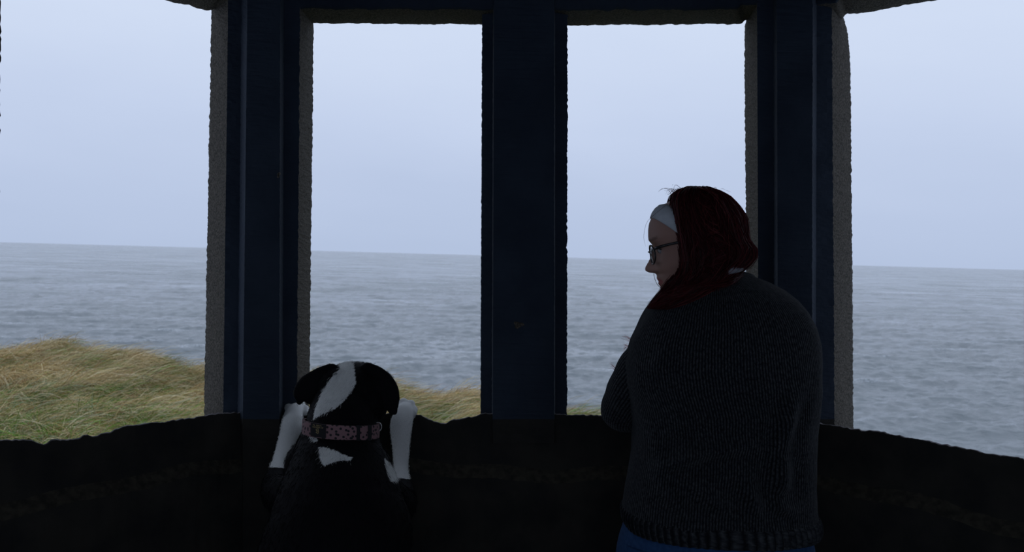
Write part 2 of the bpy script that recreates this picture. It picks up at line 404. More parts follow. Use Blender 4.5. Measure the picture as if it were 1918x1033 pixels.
mpw = N(t, 'ShaderNodeMapping'); mpw.inputs['Scale'].default_value = (.5, 1.0, 1); t.links.new(tc.outputs['Object'], mpw.inputs[0]); t.links.new(mpw.outputs[0], nw.inputs['Vector'])
bp3 = N(t, 'ShaderNodeBump'); bp3.inputs['Strength'].default_value = .5; bp3.inputs['Distance'].default_value = 5; t.links.new(nw.outputs['Fac'], bp3.inputs['Height']); t.links.new(bp3.outputs[0], bp2.inputs['Normal'])
rw = N(t, 'ShaderNodeMapRange'); rw.inputs['From Min'].default_value = .35; rw.inputs['From Max'].default_value = .65; rw.inputs['To Min'].default_value = .04; rw.inputs['To Max'].default_value = .32; t.links.new(nw.outputs['Fac'], rw.inputs['Value']); t.links.new(rw.outputs[0], b.inputs['Roughness'])
fa = N(t, 'ShaderNodeAttribute', attribute_name='foam'); mx = N(t, 'ShaderNodeMix', data_type='RGBA')
n3 = N(t, 'ShaderNodeTexNoise'); n3.inputs['Scale'].default_value = 5; n3.inputs['Detail'].default_value = 6; t.links.new(tc.outputs['Object'], n3.inputs['Vector'])
mm = N(t, 'ShaderNodeMath', operation='MULTIPLY'); rr = N(t, 'ShaderNodeMapRange'); rr.inputs['From Min'].default_value = .45; rr.inputs['From Max'].default_value = .65
t.links.new(n3.outputs['Fac'], rr.inputs['Value']); t.links.new(rr.outputs[0], mm.inputs[0]); t.links.new(fa.outputs['Fac'], mm.inputs[1])
mx.inputs[6].default_value = (.26, .285, .29, 1); mx.inputs[7].default_value = (.6, .63, .66, 1)
t.links.new(mm.outputs[0], mx.inputs[0]); t.links.new(mx.outputs[2], b.inputs['Base Color'])
build_sea()

# ------------------------------------------------------------------ dune and grass
def hz(px): return 476 + (px - CX) * .0271
CR_U = np.array([-900, -400, 0, 130, 380, 480, 580, 640, 700, 740, 800, 850, 900, 1000, 1100, 1300, 1900, 3000.])
CR_Y = np.array([600, 615, 640, 636, 680, 690, 688, 690, 700, 714, 728, 724, 741, 758, 772, 815, 900, 1000.])
CR_D = np.array([14, 13, 12, 12, 11.5, 11.2, 11, 11, 10.8, 10.6, 10.5, 10.3, 10, 9.5, 9, 8, 6, 5.])
def dune_z(X, Y):
    u = CX + FPX * X / np.maximum(Y, .5)
    dc = np.interp(u, CR_U, CR_D); yc = np.interp(u, CR_U, CR_Y)
    zc = -(yc - (476 + (u - CX) * .0271)) / FPX * dc - .16
    t = np.clip((Y - 2.9) / (dc - 2.9), 0, 1); t = t * t * (3 - 2 * t)
    z = -1.62 * (1 - t) + zc * t
    over = np.maximum(Y - dc, 0)
    z = z - .35 * over ** 1.35
    return z + EYE
def dune_noise(X, Y):
    out = np.array([fbm(x * .9, y * .9, 3, 3) for x, y in zip(X.ravel(), Y.ravel())]).reshape(X.shape)
    return out
def build_dune():
    Yr = np.concatenate([np.linspace(2.62, 5, 14), np.linspace(5.2, 16, 90), np.linspace(16.5, 26, 20)])
    u = np.linspace(-1500, 1700, 240)
    YY, UU = np.meshgrid(Yr, u, indexing='ij'); XX = UU / FPX * YY
    ZZ = dune_z(XX, YY) + .10 * dune_noise(XX, YY)
    ZZ = np.maximum(ZZ, SEA - 1)
    V = np.stack([XX, YY, ZZ], -1).reshape(-1, 3)
    o = mesh('dune_ground', V, gridfaces(len(Yr), len(u), flip=True), [M_ground], smooth=True)
    o['kind'] = 'structure'
M_ground = mat('mossy_dune_turf', (.12, .20, .035), .95, (.22, .19, .08), 3, .8, 30, bdist=.03)
build_dune()
def build_grass():
    g = np.random.default_rng(11)
    NC = 6200; per = 26
    # clumps laid over the dune as the eye would meet them: denser farther off per square metre is not needed
    u = np.concatenate([g.uniform(-420, 640, int(NC * .62)), g.uniform(560, 1250, NC - int(NC * .62))])
    dc = np.interp(u, CR_U, CR_D)
    Y = 3.6 + (dc + .5 - 3.6) * g.random(NC) ** .62
    X = (u - CX) / FPX * Y
    cn = np.array([fbm(x * .8, y * .8, 9, 2) for x, y in zip(X, Y)])
    c2 = np.array([fbm(x * 2.3, y * 2.3, 2, 2) for x, y in zip(X, Y)])
    c3 = np.array([fbm(x * 1.6, y * 1.1, 21, 3) for x, y in zip(X, Y)])
    S = 6
    straw = np.array([.62, .46, .21]); pale = np.array([.80, .68, .42]); green = np.array([.25, .42, .075]); blue = np.array([.36, .46, .29]); brown = np.array([.42, .23, .12])
    K = NC * per; idx = np.repeat(np.arange(NC), per)
    bx = X[idx] + g.normal(0, .09, K); by = Y[idx] + g.normal(0, .09, K)
    bz = dune_z(bx, by) + .10 * cn[idx] * 0 - .03
    nz = np.array([fbm(x * .9, y * .9, 3, 3) for x, y in zip(X, Y)]); bz += .10 * nz[idx]
    ln = g.uniform(.16, .55, K) * np.clip(.75 + .8 * c2[idx], .35, 1.5)
    near = np.clip((8.5 - by) / 4, 0, 1); wind = -.35 + 1.5 * cn[idx] + g.normal(0, .4, K) * (1 + 1.6 * near)          # heading of the bend
    hx = np.cos(wind); hy = np.sin(wind) * .8
    rad = g.uniform(0, 2 * PI, K); rr_ = .35 + .5 * near; hx = hx * (1 - .3 * near) + rr_ * np.cos(rad); hy = hy * .8 + rr_ * np.sin(rad)
    bend = g.uniform(1.1, 2.3, K)
    tt = np.linspace(0, 1, S)
    ang = (0.25 + bend[:, None] * tt[None, :])
    dz = np.cos(ang); dh = np.sin(ang)
    st = ln[:, None] / (S - 1)
    cz = np.cumsum(dz * st, 1) - dz[:, :1] * st; ch = np.cumsum(dh * st, 1) - dh[:, :1] * st
    path = np.stack([bx[:, None] + ch * hx[:, None], by[:, None] + ch * hy[:, None], bz[:, None] + np.maximum(cz, -.02)], -1)
    w = np.array([1, 1, .95, .8, .55, .15])[None, :] * g.uniform(.0028, .0055, K)[:, None]
    V, F = ribbons(path, w, g)
    far = np.clip((by - 6.5) / 3.5, 0, 1)
    pr = g.random(K) + .55 * c2[idx]
    gsel = pr + .6 * c3[idx] < (.55 - .38 * far)
    col = np.where((g.random(K) < .5)[:, None], straw, pale)
    col = np.where((g.random(K) < .13)[:, None], brown, col)
    col = np.where(gsel[:, None], np.where((g.random(K) < .7)[:, None], green, blue), col)
    col = col * g.uniform(.55, 1.3, K)[:, None] * (1 + .45 * c3[idx])[:, None]
    vc = np.repeat(col, S * 2, 0)
    o = mesh('marram_grass', V, F, [M_grass], smooth=True); vcol(o, 'tint', vc)
    tag(o, 'wind-combed straw and green marram grass covering the dune outside the openings', 'grass', kind='stuff')
M_grass = mat('dry_grass_blades', (.3, .25, .1), .8, attr='tint', spec=.15)
build_grass()

# ------------------------------------------------------------------ person
PY0 = 1.88
M_skin = mat('skin', (.42, .24, .18), .55, bump=.15, bscale=300, spec=.35, bdist=.0006, attr='tone')
M_lash = mat('dark_lash', (.02, .012, .01), .7)
M_eye = mat('eye_white', (.28, .27, .27), .3)
M_iris = mat('iris', (.03, .05, .04), .2)
M_lip = mat('lip', (.34, .09, .085), .45)
M_hair = mat('dark_red_hair', (.045, .006, .008), .5, (.085, .010, .011), 40, spec=.2)
M_strand = mat('red_hair_strands', (.17, .02, .016), .5, attr='tint', spec=.22)
_t = M_strand.node_tree; _pb = _t.nodes['Principled BSDF']; _tl = N(_t, 'ShaderNodeBsdfTranslucent'); _mx = N(_t, 'ShaderNodeMixShader'); _mx.inputs[0].default_value = .4
_at = N(_t, 'ShaderNodeAttribute', attribute_name='tint'); _t.links.new(_at.outputs['Color'], _tl.inputs['Color']); _t.links.new(_pb.outputs[0], _mx.inputs[1]); _t.links.new(_tl.outputs[0], _mx.inputs[2]); _t.links.new(_mx.outputs[0], _t.nodes['Material Output'].inputs['Surface'])
M_band = mat('pale_cotton_headband', (.42, .45, .48), .9, (.5, .53, .56), 50, .3, 400, bdist=.001)
M_frame = mat('glasses_frame', (.012, .012, .014), .3, spec=.5)
M_jeans = mat('blue_denim', (.012, .045, .13), .9, (.02, .065, .17), 120, .5, 700, bdist=.001)
M_shoe = mat('dark_canvas_shoe', (.03, .03, .032), .85)
M_sole = mat('rubber_sole', (.4, .4, .38), .8)
person = empty('person', (P(1350, 900, PY0)[0], PY0, 0))
tag(person, 'person with red hair, headband and glasses in charcoal knit sweater, looking down at the dog', 'person')
# head frame
a_y = math.radians(12); a_p = math.radians(10); HS = .955
HO = P(1299, 459, 1.92)
hF = np.array([-math.cos(a_y), math.sin(a_y), 0]); hL = np.array([-math.sin(a_y), -math.cos(a_y), 0]); hU = np.array([0, 0, 1.0])
def H(f, s, z):
    f = np.asarray(f, float); s = np.asarray(s, float); z = np.asarray(z, float)
    f2 = f * math.cos(a_p) + z * math.sin(a_p); z2 = -f * math.sin(a_p) + z * math.cos(a_p)
    return HO + HS * (f2[..., None] * hF + s[..., None] * hL + z2[..., None] * hU)
PZ = np.array([-.150, -.125, -.116, -.108, -.100, -.094, -.087, -.083, -.079, -.075, -.0715, -.069, -.065, -.060, -.055, -.051, -.047, -.042, -.037, -.030, -.020, -.008, .004, .014, .026, .034, .05, .065, .08, .093, .104, .111, .115])
PFR = np.array([.020, .038, .064, .081, .089, .091, .088, .087, .0895, .0935, .089, .088, .0945, .093, .091, .094, .111, .1175, .1185, .114, .106, .098, .0915, .0915, .0985, .0985, .0965, .092, .083, .069, .049, .028, .004])
PBS = np.array([.020, .038, .062, .075, .081, .083, .082, .081, .082, .083, .083, .083, .084, .084, .084, .085, .088, .088, .088, .088, .087, .086, .088, .0905, .0975, .0975, .0955, .091, .082, .068, .048, .028, .004])
BZ = np.array([-.150, -.12, -.09, -.06, -.03, 0, .03, .06, .09, .105, .111, .115]); BB = np.array([.052, .054, .060, .072, .088, .097, .100, .094, .075, .055, .040, .004])
WZ = np.array([-.150, -.12, -.108, -.095, -.08, -.055, -.03, 0, .03, .06, .09, .105, .111, .115]); WW = np.array([.048, .046, .040, .050, .057, .064, .070, .075, .078, .074, .058, .040, .026, .004])
def head_mesh():
    zs = np.concatenate([np.linspace(-.150, -.11, 12), np.linspace(-.108, .03, 80), np.linspace(.033, .108, 34), [.111, .113, .115]])
    n = 112; V = []
    for z in zs:
        fb = np.interp(z, PZ, PBS); ff = np.interp(z, PZ, PFR); bb = np.interp(z, BZ, BB); w = np.interp(z, WZ, WW)
        for j in range(n):
            a = 2 * PI * j / n; c, s_ = math.cos(a), math.sin(a)
            ex = .86 if c > 0 else .95
            f = (fb if c > 0 else bb) * math.copysign(abs(c) ** ex, c); s = w * math.copysign(abs(s_) ** .92, s_)
            if c > 0:
                if z > -.056: sig = .0125 if z < -.03 else np.interp(z, [-.03, .02, .04], [.011, .010, .03])
                else: sig = .020
                f += (ff - fb) * math.exp(-(s / sig) ** 2)
                if -.052 < z < -.03: f += .006 * math.exp(-((abs(s) - .015) / .006) ** 2 - ((z + .043) / .007) ** 2)
                f -= .008 * math.exp(-((abs(s) - .030) / .015) ** 2 - ((z - .002) / .013) ** 2)
                f += .004 * math.exp(-((abs(s) - .042) / .018) ** 2 - ((z + .032) / .018) ** 2)
                f += .003 * math.exp(-((abs(s) - .03) / .02) ** 2 - ((z - .024) / .006) ** 2)
            V.append((f, s, z))
    V = np.array(V); W3 = H(V[:, 0], V[:, 1], V[:, 2])
    F = [list(x) for x in gridfaces(len(zs), n, True)]; F.append(list(range(n))[::-1]); F.append([(len(zs) - 1) * n + i for i in range(n)])
    return W3, F
bd = Acc(); bd.add(head_mesh())
for sd in (1, -1):                                    # ears
    c = H(-.008, sd * .077, -.004); rot = np.stack([hF * math.cos(.5) + hL * sd * -math.sin(.5), hL, hU], 1)
    bd.add(ellipsoid(c, (.017, .006, .03), rot)); bd.add(tube([H(.071, sd * .018, .006), H(.0725, sd * .031, .0105), H(.064, sd * .047, .005)], [.0055, .0075, .006], 12)); bd.add(tube([H(.069, sd * .018, -.007), H(.0685, sd * .031, -.0115), H(.062, sd * .046, -.007)], [.005, .0065, .0055], 12))
def W3(x, y, z): return np.array([x, y, z + EYE], float)
def Q(px, py, Y): return P(px, py, Y)
neck_b = Q(1372, 560, 1.90)
bd.add(tube([H(-.015, 0, -.08), (H(-.02, 0, -.13) + neck_b) / 2, neck_b + np.array([0, 0, -.05])], [.052, .055, .07], 24))
# torso, arms, legs under the clothes
bd.add(tube([Q(1360, 600, 1.89), Q(1352, 700, 1.9), Q(1350, 850, 1.9), Q(1345, 1000, 1.88), Q(1340, 1090, 1.88)], [.10, .125, .13, .14, .14], 28, flat=(1.15, .8, 1)))
LSH = Q(1232, 628, 1.88); LEL = Q(1180, 757, 1.98); LFA = Q(1236, 758, 2.09); LWR = Q(1345, 722, 2.14)
RSH = Q(1480, 625, 1.90); REL = Q(1478, 775, 1.99); RFA = Q(1420, 775, 2.09); RWR = Q(1352, 742, 2.19)
bd.add(tube([LSH, LEL, LFA, LWR], [.045, .028, .030, .026], 20)); bd.add(tube([Q(1440, 640, 1.90), Q(1462, 700, 1.94), Q(1462, 762, 1.97), Q(1448, 778, 2.02), Q(1420, 772, 2.10), RWR], [.040, .034, .030, .028, .028, .025], 20))
def hand(wr, tgt, up, palm_n, sd):
    """relaxed hand lying over the other arm: palm, four bent fingers of unequal length, thumb off the side"""
    d = (tgt - wr); d /= np.linalg.norm(d); side = np.cross(palm_n, d); side /= np.linalg.norm(side)
    pm = wr + d * .05
    bd.add(tube([wr, wr + d * .03, wr + d * .085], [.025, .034, .034], 18, flat=(1, .62, 1)))
    for k, (o_, l_) in enumerate(((-.030, .062), (-.010, .074), (.010, .070), (.029, .054))):
        b0 = wr + d * .082 + side * o_
        bd.add(tube([b0 - d * .02, b0, b0 + d * l_ * .45 - palm_n * .004, b0 + d * l_ * .8 - palm_n * .016, b0 + d * l_ - palm_n * .032], [.0095, .0095, .0088, .008, .0068], 12))
    b0 = wr + d * .028 + side * sd * .026
    bd.add(tube([b0, b0 + d * .028 + side * sd * .022, b0 + d * .055 + side * sd * .028 - palm_n * .008], [.0125, .0105, .008], 12))
hand(LWR, Q(1440, 690, 2.13), None, np.array([0, 1.0, 0]), 1)
hand(RWR, Q(1240, 735, 2.17), None, np.array([0, 1.0, 0]), -1)
HIPL, HIPR = W3(P(1270, 1050, PY0)[0], 1.88, -.72), W3(P(1420, 1050, PY0)[0], 1.88, -.72)
legs = []
for hp, dx in ((HIPL, -.02), (HIPR, .02)):
    kn = np.array([hp[0] + dx, 1.90, .47]); an = np.array([hp[0] + dx, 1.86, .09])
    legs.append((hp, kn, an))
    bd.add(tube([hp, (hp + kn) / 2, kn, np.array([kn[0], 1.85, .32]), an], [.10, .082, .058, .055, .036], 22))
    bd.add(tube([an + [0, -.02, -.03], an + [0, .05, -.045], an + [0, .14, -.062], an + [0, .18, -.066]], [.032, .032, .028, .018], 16, flat=(1.15, 1, .8)))
V, F, _ = fuse(bd, .0032, 3, 'body')
body = mesh('body', V, F, [M_skin], person, smooth=True)
# lips and brows coloured as faces of the skin
rel = V - HO; f2 = rel @ hF / HS; s2 = rel @ hL / HS; z2 = rel[:, 2] / HS
fl = f2 * math.cos(a_p) - z2 * math.sin(a_p); zl = f2 * math.sin(a_p) + z2 * math.cos(a_p)
sm = lambda e0, e1, x: (lambda t_: t_ * t_ * (3 - 2 * t_))(np.clip((x - e0) / (e1 - e0), 0, 1))
lip = sm(.0125, .0085, np.abs(zl + .0715) / np.maximum(.2, 1 - (np.abs(s2) / .028) ** 2)) * (fl > .07) * sm(.028, .023, np.abs(s2))
brow = sm(.0048, .0022, np.abs(zl - .0255 - .12 * (np.abs(s2) - .03))) * sm(.024, .016, np.abs(np.abs(s2) - .034)) * (fl > .04)
tone = np.array([.33, .19, .15]) * (1 + .08 * np.sin(V * 40).sum(1)[:, None] / 3)
tone = tone * (1 - lip[:, None]) + np.array([.36, .11, .10]) * lip[:, None]; tone = tone * (1 - .6 * brow[:, None]) + np.array([.05, .02, .015]) * .6 * brow[:, None]
vcol(body, 'tone', tone)
for sd in (1, -1):
    a = Acc(); a.add(ellipsoid(H(.0675, sd * .031, .000), (.0118,) * 3)); e1 = a.build('eyeball', [M_eye], person)
    a = Acc(); a.add(ellipsoid(H(.0755, sd * .031, -.0015), (.0052,) * 3)); a.build('iris', [M_iris], e1)
    a = Acc(); a.add(tube([H(.0775, sd * .021, .001), H(.0815, sd * .031, .005), H(.0720, sd * .045, .001)], [.0010, .0018, .0014], 8)); a.build('upper_eyelid', [M_lash], e1)
# glasses
gl = Acc()
for sd in (1, -1):
    ring = [H(.099 - .010 * (abs(.033 + .026 * math.cos(t_)) / .06) ** 2 * 1.4 + .0 , sd * (.034 + .026 * math.cos(t_)), -.008 + .0215 * math.sin(t_)) for t_ in np.linspace(0, 2 * PI, 33)]
    gl.add(tube(ring, [.0017] * 33, 8, steps=64, caps=False))
    gl.add(tube([H(.083, sd * .060, .004), H(.076, sd * .070, .006), H(.03, sd * .078, .010), H(-.02, sd * .079, .008), H(-.032, sd * .077, -.014)], [.0026, .0026, .0022, .0022, .002], 8, flat=(1, 1, 1.2)))
gl.add(tube([H(.0985, .010, -.003), H(.1025, 0, .0), H(.0985, -.010, -.003)], [.0018] * 3, 8))
glasses = gl.build('glasses', [M_frame], person)
M_lens = bpy.data.materials.new('lens_glass'); M_lens.use_nodes = True; bb = M_lens.node_tree.nodes['Principled BSDF']
bb.inputs['Transmission Weight'].default_value = 1; bb.inputs['IOR'].default_value = 1.1; bb.inputs['Roughness'].default_value = 0
for sd in (1, -1):
    n_ = 24; V_ = [H(.0965, sd * .034, -.008)] + [H(.0985 - .014 * (abs(.033 + .0255 * math.cos(t_)) / .06) ** 2, sd * (.034 + .0255 * math.cos(t_)), -.008 + .021 * math.sin(t_)) for t_ in np.linspace(0, 2 * PI, n_, endpoint=False)]
    V2_ = V_ + [v - hF * .0012 for v in V_]; k = n_ + 1
    F_ = [[0, 1 + i, 1 + (i + 1) % n_] for i in range(n_)] + [[k, k + 1 + (i + 1) % n_, k + 1 + i] for i in range(n_)] + [[1 + i, k + 1 + i, k + 1 + (i + 1) % n_, 1 + (i + 1) % n_] for i in range(n_)]
    mesh('lens', V2_, F_, [M_lens], glasses)
# headband
C0 = P(1302, 449, 1.92); C1 = P(1233, 390, 1.92); e1 = C1 - C0; Ah = np.linalg.norm(e1) + .001; e1 /= np.linalg.norm(e1); e2 = np.array([0, 1.0, 0])
en = np.cross(e1, e2); en = en if en[2] > 0 else -en
V_ = []
nb = 180; prof = [(-.021, -.004), (-.0215, 0), (-.012, .003), (0, .004), (.012, .002), (.020, -.004), (.020, -.008), (0, -.004), (-.012, -.005)]
for i in range(nb):
    a = 2 * PI * i / nb; ca, sa = math.cos(a), math.sin(a)
    wv = .5 + .5 * abs(ca) ** .7
    for (o_, d_) in prof:
        rr = 1 + d_ / .09
        V_.append(C0 + e1 * ca * (Ah * rr) + e2 * sa * (.078 * rr) + en * (o_ * (1.0 if ca > 0 else .8) - .004 * ca))
hb = mesh('headband', V_, gridfaces(nb, len(prof), True).tolist() + [[(nb - 1) * len(prof) + k, (nb - 1) * len(prof) + (k + 1) % len(prof), (k + 1) % len(prof), k] for k in range(len(prof))], [M_band], person, smooth=True)
a = Acc(); a.add(tube([P(1345, 512, 1.825), P(1362, 505, 1.815), P(1382, 502, 1.83), P(1396, 500, 1.87)], [.006, .010, .009, .005], 14, flat=(1, .5, 1))); a.build('knotted_end', [mat('dull_cotton_tie', (.2, .2, .22), .9)], hb)
# ---- hair: a volume following the blown shape, strands over it
HR_ = [(350, 1286, 1328, .030, 1.915), (357, 1270, 1346, .052, 1.915), (368, 1259, 1362, .068, 1.915), (385, 1255, 1377, .079, 1.915), (405, 1257, 1388, .086, 1.915), (430, 1262, 1391, .091, 1.912),
       (448, 1266, 1397, .093, 1.91), (463, 1268, 1409, .094, 1.905), (480, 1269, 1410, .090, 1.90), (494, 1270, 1398, .082, 1.893), (506, 1270, 1383, .076, 1.885), (520, 1264, 1366, .070, 1.875),
       (535, 1252, 1348, .062, 1.862), (548, 1240, 1328, .054, 1.85), (560, 1229, 1303, .044, 1.838), (570, 1220, 1276, .034, 1.828), (578, 1216, 1250, .020, 1.822)]
HR_ = np.array(HR_, float)
def hull(th, t, off=0.0):
    """th angle, t in 0..1 down the hair"""
    k = t * (len(HR_) - 1); row = np.array([np.interp(k, np.arange(len(HR_)), HR_[:, c]) for c in range(5)])
    py, xl, xr, ry, yc = row
    l = P(xl, py, yc); r = P(xr, py, yc); c = (l + r) / 2; rx = (r[0] - l[0]) / 2
    ct, st_ = math.cos(th), math.sin(th)
    if ct < 0 and st_ < 0:
        e_ = .42 if t < .72 else .75; ct = -abs(ct) ** e_; st_ = -abs(st_) ** e_
    v = c.copy(); v[0] += ct * (rx + off); v[1] += st_ * (ry + off)
    return v
V_ = []; nt_, nn = 60, 72
for i in range(nt_):
    for j in range(nn):
        th = 2 * PI * j / nn; t = i / (nt_ - 1)
        o_ = -.004 + .009 * fbm(math.cos(th) * 1.8 + 3, math.sin(th) * 1.8, t * 4, 3) + .0045 * fbm(math.cos(th) * 3.2, math.sin(th) * 3.2, t * 1.6, 3) + .0018 * math.sin(th * 23 + 5 * math.sin(t * 5))
        V_.append(hull(th, t, o_))
F_ = gridfaces(nt_, nn, True).tolist() + [list(range(nn))[::-1], [(nt_ - 1) * nn + i for i in range(nn)]]
hair = mesh('hair', V_, F_, [M_hair], person, smooth=True)
g = np.random.default_rng(3); paths = []; wid = []; cols = []; S = 14
for k in range(5200):
    th0 = g.uniform(0, 2 * PI); 
    if g.random() < .55: th0 = g.uniform(PI * .95, 2.05 * PI)
    t0 = g.uniform(0, .72) ** 1.3; t1 = min(1, t0 + g.uniform(.22, .6)); w1 = g.normal(0, .25); w2 = g.normal(0, .12); ph = g.uniform(0, 6.28); off0 = abs(g.normal(0, .003)); p = []
    cl = fbm(math.cos(th0) * 2.5, math.sin(th0) * 2.5, 4.2, 2)
    for i in range(S):
        f = i / (S - 1); t = t0 + (t1 - t0) * f
        th = th0 + (w1 + cl * .6) * f + .06 * math.sin(f * 5 + ph) + w2 * math.sin(f * 9 + ph) * .5
        p.append(hull(th, t, -.002 + off0 + .006 * max(-.3, fbm(math.cos(th) * 1.8 + 3, math.sin(th) * 1.8, t * 4, 2)) + .0035 * math.sin(PI * f) * (1 + w2)))
    paths.append(p); wid.append(g.uniform(.0006, .0016)); c = np.array([.062, .009, .012]) * g.uniform(.2, 1.7)
    if g.random() < .12: c = np.array([.16, .030, .030])
    cols.append(c)
def curve_px(pts, Y, jit=.0, n=S):
    q = catmull([P(a, b, Y if len(np.shape(Y)) == 0 else Y[i]) for i, (a, b) in enumerate(pts)], n); return q
fly = []
fly += [curve_px([(1250, 382), (1232, 398), (1218, 414), (1212, 432), (1213, 455), (1216, 480), (1218, 498)], 1.83)]
fly += [curve_px([(1252, 380), (1230, 398), (1213, 414), (1207, 432), (1206, 448), (1210, 462)], 1.85)]
fly += [curve_px([(1250, 384), (1230, 400), (1219, 416), (1214, 436), (1215, 470), (1217, 490)], 1.84)]
fly += [curve_px([(1225, 512), (1229, 528), (1237, 538), (1248, 545)], 1.85), curve_px([(1224, 512), (1227, 524), (1234, 536), (1250, 548)], 1.85)]
for k in range(90):
    x = g.uniform(1258, 1345); y = 356 + abs(x - 1305) * .12
    l = g.uniform(7, 22); d = g.uniform(-1.3, .4) if x < 1300 else g.uniform(-.6, 1.0)
    fly.append(curve_px([(x, y + 4), (x + l * .35 * d, y - l * .25 - 2), (x + l * .9 * d, y - l * .32 + g.uniform(-4, 5)), (x + l * 1.3 * d, y - l * .1 + g.uniform(-3, 8))], 1.90))
for k in range(26):
    y = g.uniform(375, 500); x = np.interp(y, HR_[:, 0], HR_[:, 2]); l = g.uniform(6, 18)
    fly.append(curve_px([(x - 6, y - 12), (x + l * .4, y - 2), (x + l * .5, y + l), (x - 2, y + l * 2)], 1.90))
fly += [curve_px([(1268, 352), (1262, 345), (1259, 348), (1260, 356), (1255, 362), (1254, 372)], 1.9), curve_px([(1275, 352), (1266, 346), (1262, 352), (1258, 365)], 1.9)]
for k in range(160):      # the lock blown forward over the shoulder
    x1 = g.uniform(1216, 1236); y1 = np.interp(x1, [1216, 1240], [577, 562]) + g.uniform(-8, 4)
    fly.append(curve_px([(g.uniform(1280, 1350), g.uniform(515, 545)), (g.uniform(1262, 1300), g.uniform(535, 560)), (g.uniform(1238, 1262), g.uniform(545, 572)), (x1, y1)], [1.80, 1.785, 1.79, 1.80]))
for k in range(70):       # tail towards the nape
    fly.append(curve_px([(g.uniform(1300, 1350), g.uniform(528, 548)), (g.uniform(1350, 1372), g.uniform(522, 536)), (g.uniform(1380, 1396), g.uniform(508, 520))], [1.79, 1.80, 1.84]))
for k in range(46):       # ends blowing out beside the upper arm
    st0 = [(g.uniform(1250, 1275), g.uniform(545, 560)), (1236 + g.uniform(-5, 5), 592)]; sy = [1.88, 2.0]
    if k < 16: fly.append(curve_px(st0 + [(1205, 640 + g.uniform(-4, 10)), (1180, 634 + g.uniform(-3, 8)), (g.uniform(1156, 1174), 627 + g.uniform(-3, 6))], sy + [2.05, 2.05, 2.04]))
    elif k < 30: fly.append(curve_px(st0 + [(1200, 645), (1175, 645 + g.uniform(-6, 8)), (g.uniform(1165, 1172), 652 + g.uniform(-10, 10))], sy + [2.05, 2.06, 2.06]))
    else: fly.append(curve_px(st0 + [(1210, 660 + g.uniform(-5, 5)), (1182, 698 + g.uniform(-3, 3)), (1156, 692 + g.uniform(-4, 3)), (g.uniform(1139, 1150), 682 + g.uniform(-9, 8))], sy + [2.05, 2.07, 2.07, 2.06]))
for i, p in enumerate(fly): paths.append(p); wid.append(g.uniform(.0005, .0009)); cols.append(np.array([.085, .012, .014]) * g.uniform(.4, 1.6) if i < 330 + 46 else np.array([.5, .2, .17]))
n_end = 46
for i in range(n_end): cols[-1 - i] = np.array([.75, .22, .20]) * g.uniform(.7, 1.1)
wf_ = np.array(wid)[:, None] * np.concatenate([np.ones(S - 4), [.9, .7, .5, .2]])[None, :]
V_, F_ = ribbons(np.array(paths), wf_, g)
hs = mesh('loose_strands', V_, F_, [M_strand], hair, smooth=True); vcol(hs, 'tint', np.repeat(np.array(cols), S * 2, 0)); hs['kind'] = 'stuff'
# ---- sweater
M_knit = bpy.data.materials.new('charcoal_ribbed_knit'); M_knit.use_nodes = True; t = M_knit.node_tree; b = t.nodes['Principled BSDF']
b.inputs['Roughness'].default_value = .95; b.inputs['Specular IOR Level'].default_value = .1
b.inputs['Sheen Weight'].default_value = .12; b.inputs['Sheen Roughness'].default_value = .4; b.inputs['Sheen Tint'].default_value = (.6, .65, .7, 1)
uv = N(t, 'ShaderNodeUVMap'); uv.uv_map = 'UVMap'; sx = N(t, 'ShaderNodeSeparateXYZ'); t.links.new(uv.outputs[0], sx.inputs[0])
mw = N(t, 'ShaderNodeMath', operation='MULTIPLY'); mw.inputs[1].default_value = 2 * PI; sn = N(t, 'ShaderNodeMath', operation='SINE')
nz = N(t, 'ShaderNodeTexNoise'); nz.inputs['Scale'].default_value = .6; nz.inputs['Detail'].default_value = 2
mv = N(t, 'ShaderNodeVectorMath', operation='MULTIPLY'); mv.inputs[1].default_value = (3, 3.2, 1); t.links.new(uv.outputs[0], mv.inputs[0]); t.links.new(mv.outputs[0], nz.inputs['Vector'])
wob = N(t, 'ShaderNodeMath', operation='MULTIPLY_ADD'); wob.inputs[1].default_value = .5
t.links.new(nz.outputs['Fac'], wob.inputs[0]); t.links.new(sx.outputs['X'], wob.inputs[2]); t.links.new(wob.outputs[0], mw.inputs[0]); t.links.new(mw.outputs[0], sn.inputs[0])
mr = N(t, 'ShaderNodeMapRange'); mr.inputs['From Min'].default_value = -1; t.links.new(sn.outputs[0], mr.inputs['Value'])
kn = N(t, 'ShaderNodeMath', operation='MULTIPLY'); t.links.new(mr.outputs[0], kn.inputs[0])
n4 = N(t, 'ShaderNodeTexNoise'); n4.inputs['Scale'].default_value = 1; n4.inputs['Detail'].default_value = 3
mv4 = N(t, 'ShaderNodeVectorMath', operation='MULTIPLY'); mv4.inputs[1].default_value = (1.3, 1.4, 1); t.links.new(uv.outputs[0], mv4.inputs[0]); t.links.new(mv4.outputs[0], n4.inputs['Vector'])
m4 = N(t, 'ShaderNodeMapRange'); m4.inputs['From Min'].default_value = .3; m4.inputs['From Max'].default_value = .7; m4.inputs['To Min'].default_value = .05; m4.inputs['To Max'].default_value = 1.15
t.links.new(n4.outputs['Fac'], m4.inputs['Value']); t.links.new(m4.outputs[0], kn.inputs[1])
bp = N(t, 'ShaderNodeBump'); bp.inputs['Strength'].default_value = 1; bp.inputs['Distance'].default_value = .0025; t.links.new(kn.outputs[0], bp.inputs['Height']); t.links.new(bp.outputs[0], b.inputs['Normal'])
cm = N(t, 'ShaderNodeMix', data_type='RGBA'); cm.inputs[6].default_value = (.004, .005, .008, 1); cm.inputs[7].default_value = (.06, .066, .073, 1)
